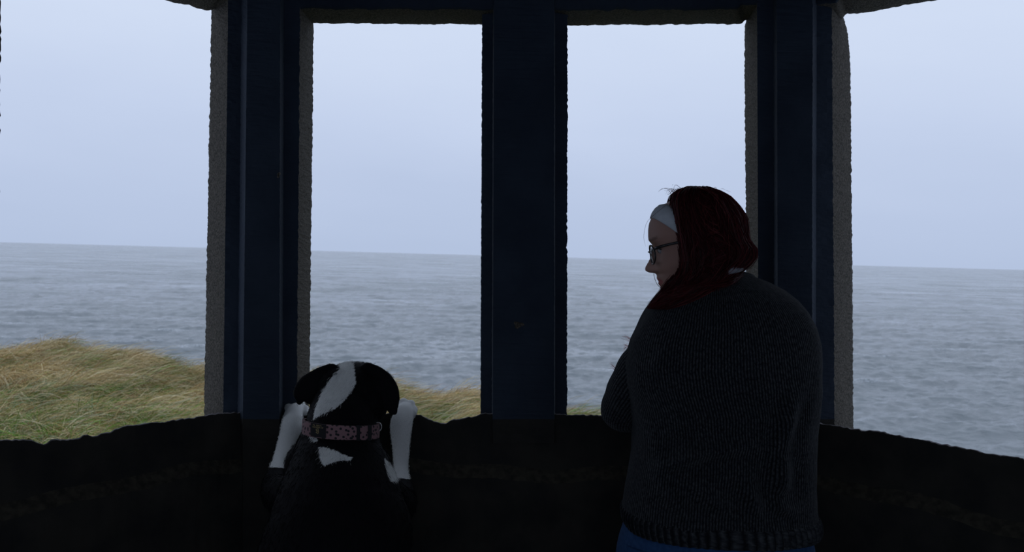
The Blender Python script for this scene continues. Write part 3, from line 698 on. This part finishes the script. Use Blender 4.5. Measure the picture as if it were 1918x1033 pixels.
t.links.new(kn.outputs[0], cm.inputs[0]); t.links.new(cm.outputs[2], b.inputs['Base Color'])
SWR = np.array([(508, 1318, 1396, .045, 1.905), (516, 1300, 1410, .052, 1.90), (526, 1278, 1440, .066, 1.895), (540, 1252, 1468, .085, 1.89), (558, 1232, 1492, .103, 1.885), (580, 1213, 1509, .118, 1.882), (605, 1199, 1521, .130, 1.88),
  (640, 1180, 1530, .142, 1.88), (680, 1168, 1532, .150, 1.88), (720, 1168, 1531, .154, 1.885), (760, 1178, 1529, .155, 1.89), (800, 1186, 1525, .153, 1.89), (850, 1185, 1521, .150, 1.885), (900, 1178, 1520, .150, 1.88), (935, 1171, 1521, .152, 1.88), (958, 1167, 1524, .154, 1.88)], float)
folds = [((1225, 885), (1345, 825), .010, 15), ((1225, 885), (1290, 975), .009, 13), ((1400, 900), (1420, 965), .008, 14), ((1462, 850), (1485, 740), .010, 13), ((1466, 850), (1465, 930), .011, 15), ((1290, 860), (1420, 830), .006, 13), ((1210, 800), (1240, 880), .006, 12),
         ((1360, 960), (1300, 900), .005, 14), ((1500, 960), (1440, 945), .006, 12), ((1225, 700), (1250, 640), .004, 14)]
def fold_amt(px, py):
    s = 0
    for (a, b_, h_, w_) in folds:
        ax, ay = a; bx, by = b_; dx, dy = bx - ax, by - ay; l2 = dx * dx + dy * dy
        t_ = max(0, min(1, ((px - ax) * dx + (py - ay) * dy) / l2)); d = math.hypot(px - ax - dx * t_, py - ay - dy * t_)
        e_ = math.sin(PI * min(1, max(0, t_ * .9 + .05)))
        s += h_ * math.exp(-(d / w_) ** 2) * e_ - .5 * h_ * math.exp(-((d - 2.0 * w_) / w_) ** 2) * e_
    return s
def loft_rows(rows, npy, nn, ribs, folded=True, tw=0.0, uvscale=1.0):
    pys = np.linspace(rows[0, 0], rows[-1, 0], npy); V = []; UV = []
    q_ = np.linspace(0, 2 * PI, nn + 1) + PI / 2; sx_ = np.sign(np.cos(q_)) * np.abs(np.cos(q_)) ** .84 * .20; sy_ = np.sign(np.sin(q_)) * np.abs(np.sin(q_)) ** .84 * .15
    arc = np.concatenate([[0], np.cumsum(np.hypot(np.diff(sx_), np.diff(sy_)))]); arc /= arc[-1]
    for py in pys:
        xl, xr, ry, yc = [np.interp(py, rows[:, 0], rows[:, c]) for c in (1, 2, 3, 4)]
        l = P(xl, py, yc); r = P(xr, py, yc); c = (l + r) / 2; rx = (r[0] - l[0]) / 2
        for j in range(nn):
            th = 2 * PI * j / nn + PI / 2; cc, ss = math.cos(th), math.sin(th); p_ = .84
            v = c.copy(); v[0] += math.copysign(abs(cc) ** p_, cc) * rx; v[1] += math.copysign(abs(ss) ** p_, ss) * ry
            if folded and ss < .3:
                px, q_ = proj(v); k = fold_amt(px, q_); v[0] += cc * k * .6; v[1] += ss * k * 2.6
            f = .007 * fbm(v[0] * 7, v[1] * 7, v[2] * 5, 3); v[0] += cc * f; v[1] += ss * f
            V.append(v); UV.append((arc[j] * ribs + min(py, 760) * tw, (py - 500) / 9.0 * uvscale))
    return np.array(V), np.array(UV)
npy, nn = 230, 320
V_, UV_ = loft_rows(SWR, npy, nn, 190, tw=-.022)
F_ = gridfaces(npy, nn, True).tolist(); F_.append(list(range(nn))[::-1])
sw = mesh('sweater', V_, F_, [M_knit], person, smooth=True)
def looptouv(o, nn, UV, ribs):
    L_ = o.data.uv_layers.new(name='UVMap'); k = 0; n = len(o.data.loops); vi = np.zeros(n, np.int32); o.data.loops.foreach_get('vertex_index', vi)
    uv_ = UV[vi].copy()
    for p in o.data.polygons:
        ls = list(p.loop_indices)
        if len(ls) > 4: continue
        cs = [vi[l] % nn for l in ls]
        if max(cs) - min(cs) > nn // 2:
            for l, c in zip(ls, cs):
                if c < nn // 2: uv_[l, 0] += ribs
    L_.data.foreach_set('uv', uv_.astype(np.float32).ravel())
looptouv(sw, nn, UV_, 190)
# hem band: wider ribs, gathered
HEM = np.array([(952, 1168, 1524, .153, 1.88), (958, 1165, 1527, .158, 1.88), (972, 1166, 1529, .160, 1.88), (984, 1170, 1528, .157, 1.88), (987, 1173, 1524, .150, 1.88), (975, 1178, 1519, .146, 1.88)], float)
V_ = []; UVh = []
nn2 = 560
for i, (py, xl, xr, ry, yc) in enumerate(HEM):
    l = P(xl, py, yc); r = P(xr, py, yc); c = (l + r) / 2; rx = (r[0] - l[0]) / 2
    for j in range(nn2):
        th = 2 * PI * j / nn2 + PI / 2; cc, ss = math.cos(th), math.sin(th); p_ = .84
        k = .0028 * math.sin(72 * th) * (1 if 0 < i < 5 else .3) + .004 * fbm(cc * 2, ss * 2, 7, 2)
        v = c.copy(); v[0] += math.copysign(abs(cc) ** p_, cc) * rx + cc * k; v[1] += math.copysign(abs(ss) ** p_, ss) * ry + ss * k
        V_.append(v); UVh.append((j / nn2 * 72 + .1, i * 1.3))
hem = mesh('ribbed_hem', V_, gridfaces(len(HEM), nn2, True), [M_knit], sw, smooth=True); looptouv(hem, nn2, np.array(UVh), 72)
def sleeve(name, pts, rad, cuff):
    a_ = tube(pts, rad, 64, steps=90, caps=True); V0 = np.array(a_[0]); 
    for i in range(len(V0)):
        v = V0[i]; V0[i] = v + np.array([1, .6, 1]) * .005 * np.array([fbm(*(v * 11)), fbm(*(v * 11 + 5)), fbm(*(v * 11 + 9))])
    o = mesh(name, V0, a_[1], [M_knit], sw, smooth=True)
    nr = len(V0) // 64; UV = np.array([(j / 64 * 34, i * .8) for i in range(nr) for j in range(64)], float) * [52 / 34, 1]
    looptouv(o, 64, UV, 52)
    c = tube(cuff[0], cuff[1], 48, steps=10); k = mesh('cuff', c[0], c[1], [M_knit], o, smooth=True)
    UV = np.array([(j / 48 * 26, i * .8) for i in range(len(c[0]) // 48) for j in range(48)], float); looptouv(k, 48, UV, 26)
sleeve('sleeve', [Q(1262, 640, 1.87), Q(1215, 690, 1.90), Q(1178, 740, 1.95), Q(1169, 768, 1.985), Q(1215, 764, 2.08), Q(1330, 728, 2.135)], [.062, .064, .055, .048, .048, .034], ([Q(1326, 729, 2.134), Q(1350, 720, 2.142)], [.035, .033]))
sleeve('sleeve', [Q(1460, 640, 1.90), Q(1474, 700, 1.94), Q(1472, 762, 1.97), Q(1455, 780, 2.02), Q(1420, 772, 2.10), Q(1372, 746, 2.175)], [.058, .060, .054, .050, .046, .034], ([Q(1374, 747, 2.173), Q(1354, 742, 2.19)], [.035, .033]))
a = Acc()                       # rolled collar at the nape
nkc = P(1352, 530, 1.89); ringp = [nkc + np.array([math.cos(t_) * .062, math.sin(t_) * .060, .012 * math.sin(t_) + .03 * math.cos(t_) * .3]) for t_ in np.linspace(0, 2 * PI, 25)]
a.add(tube(ringp, [.012] * 25, 12, steps=60, caps=False)); kc = a.build('collar', [M_knit], sw)
kc.data.uv_layers.new(name='UVMap')
# ---- jeans and shoes
j = Acc(); wst = np.array([P(1342, 960, PY0)[0], 1.88, EYE - .53])
j.add(tube([wst, wst - [0, 0, .10], wst - [0, 0, .22]], [.150, .172, .168], 40, flat=(1.24, .86, 1)))
for hp, kn_, an in legs:
    j.add(tube([hp + [0, 0, .02], (hp + kn_) / 2, kn_, np.array([kn_[0], 1.85, .32]), an + [0, 0, .03]], [.118, .10, .075, .07, .062], 28))
Vj, Fj, _ = fuse(j, .008, 6, 'jeans')
jn = mesh('jeans', Vj, Fj, [M_jeans], person, smooth=True)
for sx_ in (-1, 1):               # back pockets
    c0 = P(1342 + sx_ * 105, 1045, 1.75); V_ = []
    for zi in np.linspace(0, 1, 9):
        for xi in np.linspace(-1, 1, 9):
            w_ = .058 * (1 if zi < .75 else 1 - (zi - .75) * .9)
            X_ = c0[0] + xi * w_; Z_ = c0[2] - zi * .13 + (.03 * (1 - abs(xi)) * -1 if zi > .95 else 0)
            ex = (X_ - wst[0]) / .213; y_ = 1.88 - .148 * math.sqrt(max(.05, 1 - ex * ex)) - .006
            V_.append((X_, y_, Z_))
    n_ = len(V_); V2_ = V_ + [(x, y + .012, z) for x, y, z in V_]; F_ = gridfaces(9, 9).tolist(); F_ += [[i + n_ for i in f][::-1] for f in F_]
    mesh('back_pocket', V2_, F_, [M_jeans], jn)
for hp, kn_, an in legs:
    a = Acc(); a.add(tube([an + [0, -.045, -.035], an + [0, .02, -.035], an + [0, .12, -.048], an + [0, .185, -.058]], [.042, .046, .043, .028], 22, flat=(1.05, 1, .75)))
    s_ = a.build('shoe', [M_shoe], person)
    V_ = []; ol = [(-.040, -.06), (-.044, 0), (-.050, .10), (-.045, .18), (-.02, .222), (.02, .222), (.045, .18), (.050, .10), (.044, 0), (.040, -.06), (.02, -.088), (-.02, -.088)]
    for z_ in (0.0, .024): V_ += [(an[0] + x_, an[1] + y_, z_) for x_, y_ in ol]
    mesh('sole', V_, [list(range(12)), list(range(12, 24))[::-1]] + [[i, (i + 1) % 12, 12 + (i + 1) % 12, 12 + i][::-1] for i in range(12)], [M_sole], s_)
# ------------------------------------------------------------------ dog
M_fur = mat('short_black_and_white_coat', (.01, .01, .012), .75, attr='tint', spec=.1)
M_nose = mat('dog_nose', (.015, .013, .013), .35)
M_pad = mat('paw_claw', (.10, .08, .07), .5)
DX = P(640, 900, 1.93)[0]
dog = empty('dog', (DX, 1.66, 0))
tag(dog, 'black and white dog standing up with both front paws on the broken concrete sill', 'dog')
d = Acc()
def D(px, py, Y): return P(px, py, Y)
tilt = Matrix.Rotation(math.radians(-6), 3, 'Y')
d.add(ellipsoid(D(662, 733, 2.085), (.088, .088, .070), tilt))            # cranium
d.add(ellipsoid(D(628, 722, 2.06), (.045, .05, .045))); d.add(ellipsoid(D(706, 728, 2.07), (.045, .05, .048)))
d.add(tube([D(660, 742, 2.12), D(672, 748, 2.19), D(678, 752, 2.25)], [.062, .042, .032], 20, flat=(1, 1, .9)))   # muzzle, looking out
d.add(ellipsoid(D(700, 752, 2.06), (.035, .06, .05))); d.add(ellipsoid(D(622, 752, 2.07), (.030, .06, .05)))  # cheeks
d.add(tube([D(655, 745, 2.08), D(644, 775, 2.035), D(640, 800, 2.005), D(636, 845, 1.985), D(636, 900, 1.945), D(636, 955, 1.905), D(634, 1010, 1.87), np.array([DX - .01, 1.81, .78]), np.array([DX - .01, 1.76, .64]), np.array([DX - .01, 1.72, .52])],
           [.082, .080, .083, .100, .124, .144, .156, .150, .135, .112], 34, flat=(1, .93, 1), steps=80))
d.add(ellipsoid(D(583, 872, 2.0), (.060, .06, .062))); d.add(ellipsoid(D(690, 885, 1.99), (.056, .06, .065)))
# ears: folded flaps
d.add(tube([D(620, 694, 2.05), D(600, 704, 2.04), D(578, 722, 2.035), D(565, 740, 2.03), D(561, 752, 2.03)], [.018, .021, .026, .022, .008], 20, flat=(1, .34, 1)))
d.add(tube([D(590, 716, 2.04), D(585, 738, 2.035), D(577, 750, 2.03)], [.018, .020, .008], 16, flat=(1, .34, 1)))
d.add(tube([D(690, 694, 2.05), D(708, 706, 2.045), D(724, 726, 2.035), D(731, 748, 2.03), D(736, 768, 2.03)], [.020, .024, .026, .023, .012], 20, flat=(1, .34, 1)))
d.add(tube([D(708, 716, 2.045), D(716, 742, 2.035), D(726, 760, 2.03)], [.020, .023, .010], 16, flat=(1, .34, 1)))
# forelegs up on the sill
def foreleg(pts, rad): d.add(tube(pts, rad, 20))
SHL, SHR = D(572, 935, 1.97), D(708, 935, 1.97)
foreleg([SHL, D(528, 925, 2.05), D(514, 905, 2.12), D(522, 868, 2.19), D(535, 830, 2.25), D(546, 800, 2.28), D(550, 776, 2.315), D(556, 768, 2.34)], [.062, .045, .028, .0175, .0205, .0265, .0245, .021])
foreleg([SHR, D(744, 945, 2.05), D(755, 925, 2.12), D(751, 885, 2.19), D(751, 840, 2.25), D(751, 800, 2.28), D(755, 778, 2.31), D(759, 768, 2.335)], [.062, .045, .029, .0185, .0210, .0275, .0265, .023])
def paw(toes):
    for (px, py, Y, r) in toes:
        d.add(tube([D(px, py + 6, Y - .02), D(px, py, Y), D(px, py + 3, Y + .022)], [r * .8, r, r * .85], 14))
paw([(744, 758, 2.355, .0125), (756, 754, 2.365, .0135), (769, 757, 2.36, .0130), (774, 767, 2.345, .0125)])
paw([(540, 759, 2.355, .0125), (551, 754, 2.37, .0130), (563, 757, 2.365, .0125), (572, 766, 2.35, .0115)])
# hind legs on the floor
hind_toes = []
for sd in (-1, 1):
    hx = DX - .01 + sd * .085
    hip = np.array([hx, 1.74, .58]); knee = np.array([hx + sd * .035, 1.87, .40]); hock = np.array([hx + sd * .02, 1.66, .20]); ft = np.array([hx + sd * .02, 1.70, .035])
    d.add(tube([hip, (hip + knee) / 2, knee], [.092, .086, .060], 22)); d.add(tube([knee, (knee + hock) / 2 + [0, -.005, 0], hock], [.058, .042, .027], 20)); d.add(tube([hock, ft + [0, -.01, .05], ft], [.027, .024, .026], 18))
    for k in range(4): d.add(tube([ft + [(k - 1.5) * .013, .01, -.005], ft + [(k - 1.5) * .017, .055 - .008 * abs(k - 1.5), -.012]], [.014, .0135], 12)); hind_toes.append(ft + [(k - 1.5) * .017, .074 - .008 * abs(k - 1.5), -.018])
d.add(tube([np.array([DX - .01, 1.63, .60]), np.array([DX - .03, 1.56, .50]), np.array([DX - .06, 1.53, .36]), np.array([DX - .08, 1.50, .25])], [.034, .028, .022, .010], 16))
V, F, NRM = fuse(d, .0028, 2, 'dog')
def inpoly(x, y, poly):
    r = np.zeros(len(x), bool); j_ = len(poly) - 1
    for i_ in range(len(poly)):
        xi, yi = poly[i_]; xj, yj = poly[j_]
        r ^= ((yi > y) != (yj > y)) & (x < (xj - xi) * (y - yi) / (yj - yi + 1e-9) + xi); j_ = i_
    return r
def dog_white(V, NR, g=None):
    x, y = proj(V)
    if g is not None: x = x + g.normal(0, 1.3, len(x)); y = y + g.normal(0, 2.2, len(x))
    back = NR[:, 1] < .35
    w = inpoly(x, y, [(634, 670), (662, 670), (664, 690), (667, 718), (657, 735), (643, 752), (628, 765), (615, 770), (600, 777), (586, 786), (590, 765), (600, 740), (612, 718), (625, 702), (637, 690)]) & back & (V[:, 1] < 2.2)
    w |= (V[:, 2] > 1.12) & (V[:, 1] > 2.15) & (np.abs(V[:, 0] - P(665, 745, 2.15)[0]) < .02)
    w |= inpoly(x, y, [(596, 836), (612, 838), (626, 842), (640, 850), (660, 856), (655, 862), (635, 862), (618, 868), (606, 872), (600, 860)]) & back & (V[:, 1] < 2.0)
    w |= inpoly(x, y, [(573, 800), (584, 797), (588, 812), (596, 825), (590, 828), (578, 815)]) & back & (V[:, 1] < 2.05)
    w |= inpoly(x, y, [(720, 858), (730, 866), (743, 890), (742, 900), (732, 902), (726, 890), (722, 875)]) & (V[:, 1] < 2.1)
    leg = (V[:, 1] > 2.135)
    w |= leg & (x < 600) & (y < 875 + (x - 520) * .05) & (V[:, 2] < EYE - .38)
    w |= leg & (x > 730) & (y < 895 + (x - 750) * .1) & (V[:, 2] < EYE - .38)
    w |= (V[:, 1] > 2.02) & (np.abs(V[:, 0] - DX) < .07) & (V[:, 2] < 1.0) & (V[:, 2] > .7) & (NR[:, 1] > .4)
    w |= V[:, 2] < .07
    return w
def furcol(V, NR, g):
    w = dog_white(V, NR, g); c = np.where(w[:, None], np.array([.85, .86, .84]), np.array([.0045, .0045, .006])); return c * g.uniform(.8, 1.1, len(V))[:, None], w
g = np.random.default_rng(4)
body = mesh('body', V, F, [M_fur], dog, smooth=True)
c_, _ = furcol(V, NRM, np.random.default_rng(9)); w0 = dog_white(V, NRM)
c_ = np.where(w0[:, None], np.array([.80, .81, .79]), np.array([.004, .004, .0055])); 
# a little pink where the coat is thin at the toes of the near paw
vcol(body, 'tint', c_)
# coat: short hairs over the upper body
x_, y_ = proj(V); sel = np.where((V[:, 2] > .12) & (NRM[:, 1] < .75))[0]
ww = dog_white(V, NRM)[sel]
_cs = proj(V[sel]); nocol = ~((_cs[1] > 787) & (_cs[1] < 812) & (V[sel][:, 1] < 2.12) & (_cs[0] > 562) & (_cs[0] < 718)) & ~((V[sel][:, 1] > 2.2) & (_cs[1] < 778)); sel = sel[nocol]; ww = ww[nocol]
pick = np.concatenate([g.choice(sel[~ww], 60000), g.choice(sel[ww], 20000)])
Pn = V[pick] + g.normal(0, .0015, (len(pick), 3)); Nn = NRM[pick]
cc_, wsel = furcol(V[pick], Nn, g)
on_leg = (Pn[:, 1] > 2.13); px_, py_ = proj(Pn)
hd = (py_ < 790) & ~on_leg
down = np.tile(np.array([0, -.25, -1.0]), (len(pick), 1)); down[hd] = np.array([-.35, -.6, -.75])
down[on_leg] = np.array([0, -.3, -1.0])
down += g.normal(0, .18, down.shape); tang = down - Nn * (down * Nn).sum(1)[:, None]; tang /= np.linalg.norm(tang, axis=1)[:, None] + 1e-9
ln = np.where(on_leg, .003, np.where(hd, (.010), .009)) * g.uniform(.6, 1.2, len(pick)); ear = hd & ((px_ < 600) | (px_ > 712)); ln[ear] *= .4
tt = np.linspace(0, 1, 4)[None, :, None]
pp = Pn[:, None, :] + tang[:, None, :] * ln[:, None, None] * tt + Nn[:, None, :] * (ln[:, None, None] * (.25 * tt - .16 * tt * tt))
V_, F_ = ribbons(pp, np.array([1, .9, .6, .15])[None, :] * g.uniform(.0005, .0010, len(pick))[:, None], g)
co = mesh('coat', V_, F_, [M_fur], body, smooth=True); vcol(co, 'tint', np.repeat(cc_, 8, 0)); co['kind'] = 'stuff'
a = Acc(); a.add(ellipsoid(D(681, 750, 2.285), (.017, .012, .012))); a.build('nose', [M_nose], dog)
for s_ in (-1, 1):
    a = Acc(); a.add(ellipsoid(D(665 + s_ * 30, 733, 2.158), (.0105, .009, .0105))); a.build('eye', [M_nose], dog)
for (px, py, Y) in ((744, 762, 2.388), (758, 758, 2.398), (769, 762, 2.392), (777, 769, 2.378), (541, 762, 2.392), (553, 758, 2.402), (566, 762, 2.396), (576, 771, 2.384)):
    a = Acc(); a.add(tube([D(px, py, Y - .004), D(px, py + 5, Y + .008)], [.0035, .001], 8)); a.build('claw', [M_pad], body)
for p_ in hind_toes:
    a = Acc(); a.add(tube([p_, p_ + [0, .012, -.010]], [.0035, .001], 8)); a.build('claw', [M_pad], body)
# collar with a black label and two dark keepers
M_col = bpy.data.materials.new('pink_spotted_webbing'); M_col.use_nodes = True; t = M_col.node_tree; b = t.nodes['Principled BSDF']; b.inputs['Roughness'].default_value = .85
uv = N(t, 'ShaderNodeUVMap'); uv.uv_map = 'UVMap'; vo = N(t, 'ShaderNodeTexVoronoi'); vo.voronoi_dimensions = '2D'; vo.inputs['Scale'].default_value = 1; vo.inputs['Randomness'].default_value = .9
t.links.new(uv.outputs[0], vo.inputs['Vector']); lt = N(t, 'ShaderNodeMath', operation='LESS_THAN'); lt.inputs[1].default_value = .27; t.links.new(vo.outputs['Distance'], lt.inputs[0])
mx = N(t, 'ShaderNodeMix', data_type='RGBA'); mx.inputs[6].default_value = (.25, .14, .15, 1); mx.inputs[7].default_value = (.012, .012, .016, 1); t.links.new(lt.outputs[0], mx.inputs[0]); t.links.new(mx.outputs[2], b.inputs['Base Color'])
M_lab = mat('black_woven_label', (.018, .018, .02), .8); M_gold = mat('pale_gold_stitching', (.34, .27, .13), .6); M_met = mat('bright_metal', (.6, .6, .62), .3, metal=1)
lC, rC = P(571, 796, 1.985), P(707, 806, 1.985); CC = (lC + rC) / 2; crx = (rC[0] - lC[0]) / 2; cry = .088; slope = (rC[2] - lC[2]) / (rC[0] - lC[0])
def col_pt(th, h, off=0):
    X = math.cos(th) * (crx + off); Y_ = math.sin(th) * (cry + off)
    return CC + np.array([X, Y_, slope * X + (-.10 * Y_) + h])
def band(th0, th1, h0, h1, o0, o1, n, wrap=False, uvs=None):
    V_ = []; UV = []
    for i in range(n + (0 if wrap else 1)):
        th = th0 + (th1 - th0) * i / n
        for (h, o_) in ((h0, o0), (h0, o1), ((h0 + h1) / 2, o1 + .0008), (h1, o1), (h1, o0)): V_.append(col_pt(th, h, o_)); UV.append((th * 8.5, h / .0098 + 7))
    nr = n + (0 if wrap else 1)
    F_ = gridfaces(nr, 5, True).tolist()
    if wrap: F_ += [[(nr - 1) * 5 + k, (nr - 1) * 5 + (k + 1) % 5, (k + 1) % 5, k] for k in range(5)]
    else: F_ += [[0, 1, 2, 3, 4], [(nr - 1) * 5 + k for k in range(5)][::-1]]
    return V_, F_, UV
V_, F_, UV_ = band(0, 2 * PI, -.016, .015, -.002, .0035, 120, True); col = mesh('collar', V_, F_, [M_col], dog); setuv(col, UV_)
def th_of(px):
    best = min(np.linspace(-PI, 0, 400), key=lambda q: abs(proj([col_pt(q, 0, .004)])[0][0] - px)); return best
V_, F_, _ = band(th_of(583), th_of(611), -.014, .0155, .0034, .0055, 16); lab = mesh('label_patch', V_, F_, [M_lab], col)
for px in (671, 692):
    V_, F_, _ = band(th_of(px - 3), th_of(px + 2.5), -.0175, .0165, .0030, .0062, 4); mesh('keeper_loop', V_, F_, [M_lab], col)
a = Acc()                     # worn, unreadable lettering and a small emblem on the label
def stroke(p0, p1, r=.00045):
    q0 = [col_pt(th_of(p0[0]), p0[1], .0066), col_pt(th_of(p1[0]), p1[1], .0066)]; a.add(tube(q0, [r, r], 6, steps=3))
gg = random.Random(5)
for x0, x1, h in ((588, 603, .0115), (585, 607, .0075)):
    x = x0
    while x < x1:
        w_ = gg.uniform(.8, 1.6); 
        if gg.random() < .85:
            stroke((x, h - .0012), (x, h + .0012)); stroke((x, h + gg.choice((-.001, 0, .001))), (x + w_ * .7, h + gg.choice((-.001, 0, .001))))
        x += w_ + .8
for (p0, p1) in (((593, .003), (597, .0045)), ((597, .0045), (597.5, -.001)), ((597.5, -.001), (593, -.004)), ((593, -.004), (597, -.006)), ((597, -.006), (598, -.002)), ((593.5, 0), (597, .0005)), ((593, .003), (594, -.001))): stroke(p0, p1, .0006)
a.build('stitched_lettering', [M_gold], lab)
a = Acc(); rc_ = P(708, 799, 1.995); a.add(tube([rc_ + np.array([math.cos(q_) * .008, .002 * math.sin(q_), math.sin(q_) * .010]) for q_ in np.linspace(0, 2 * PI, 17)], [.0011] * 17, 8, steps=36, caps=False)); a.build('metal_ring', [M_met], col)
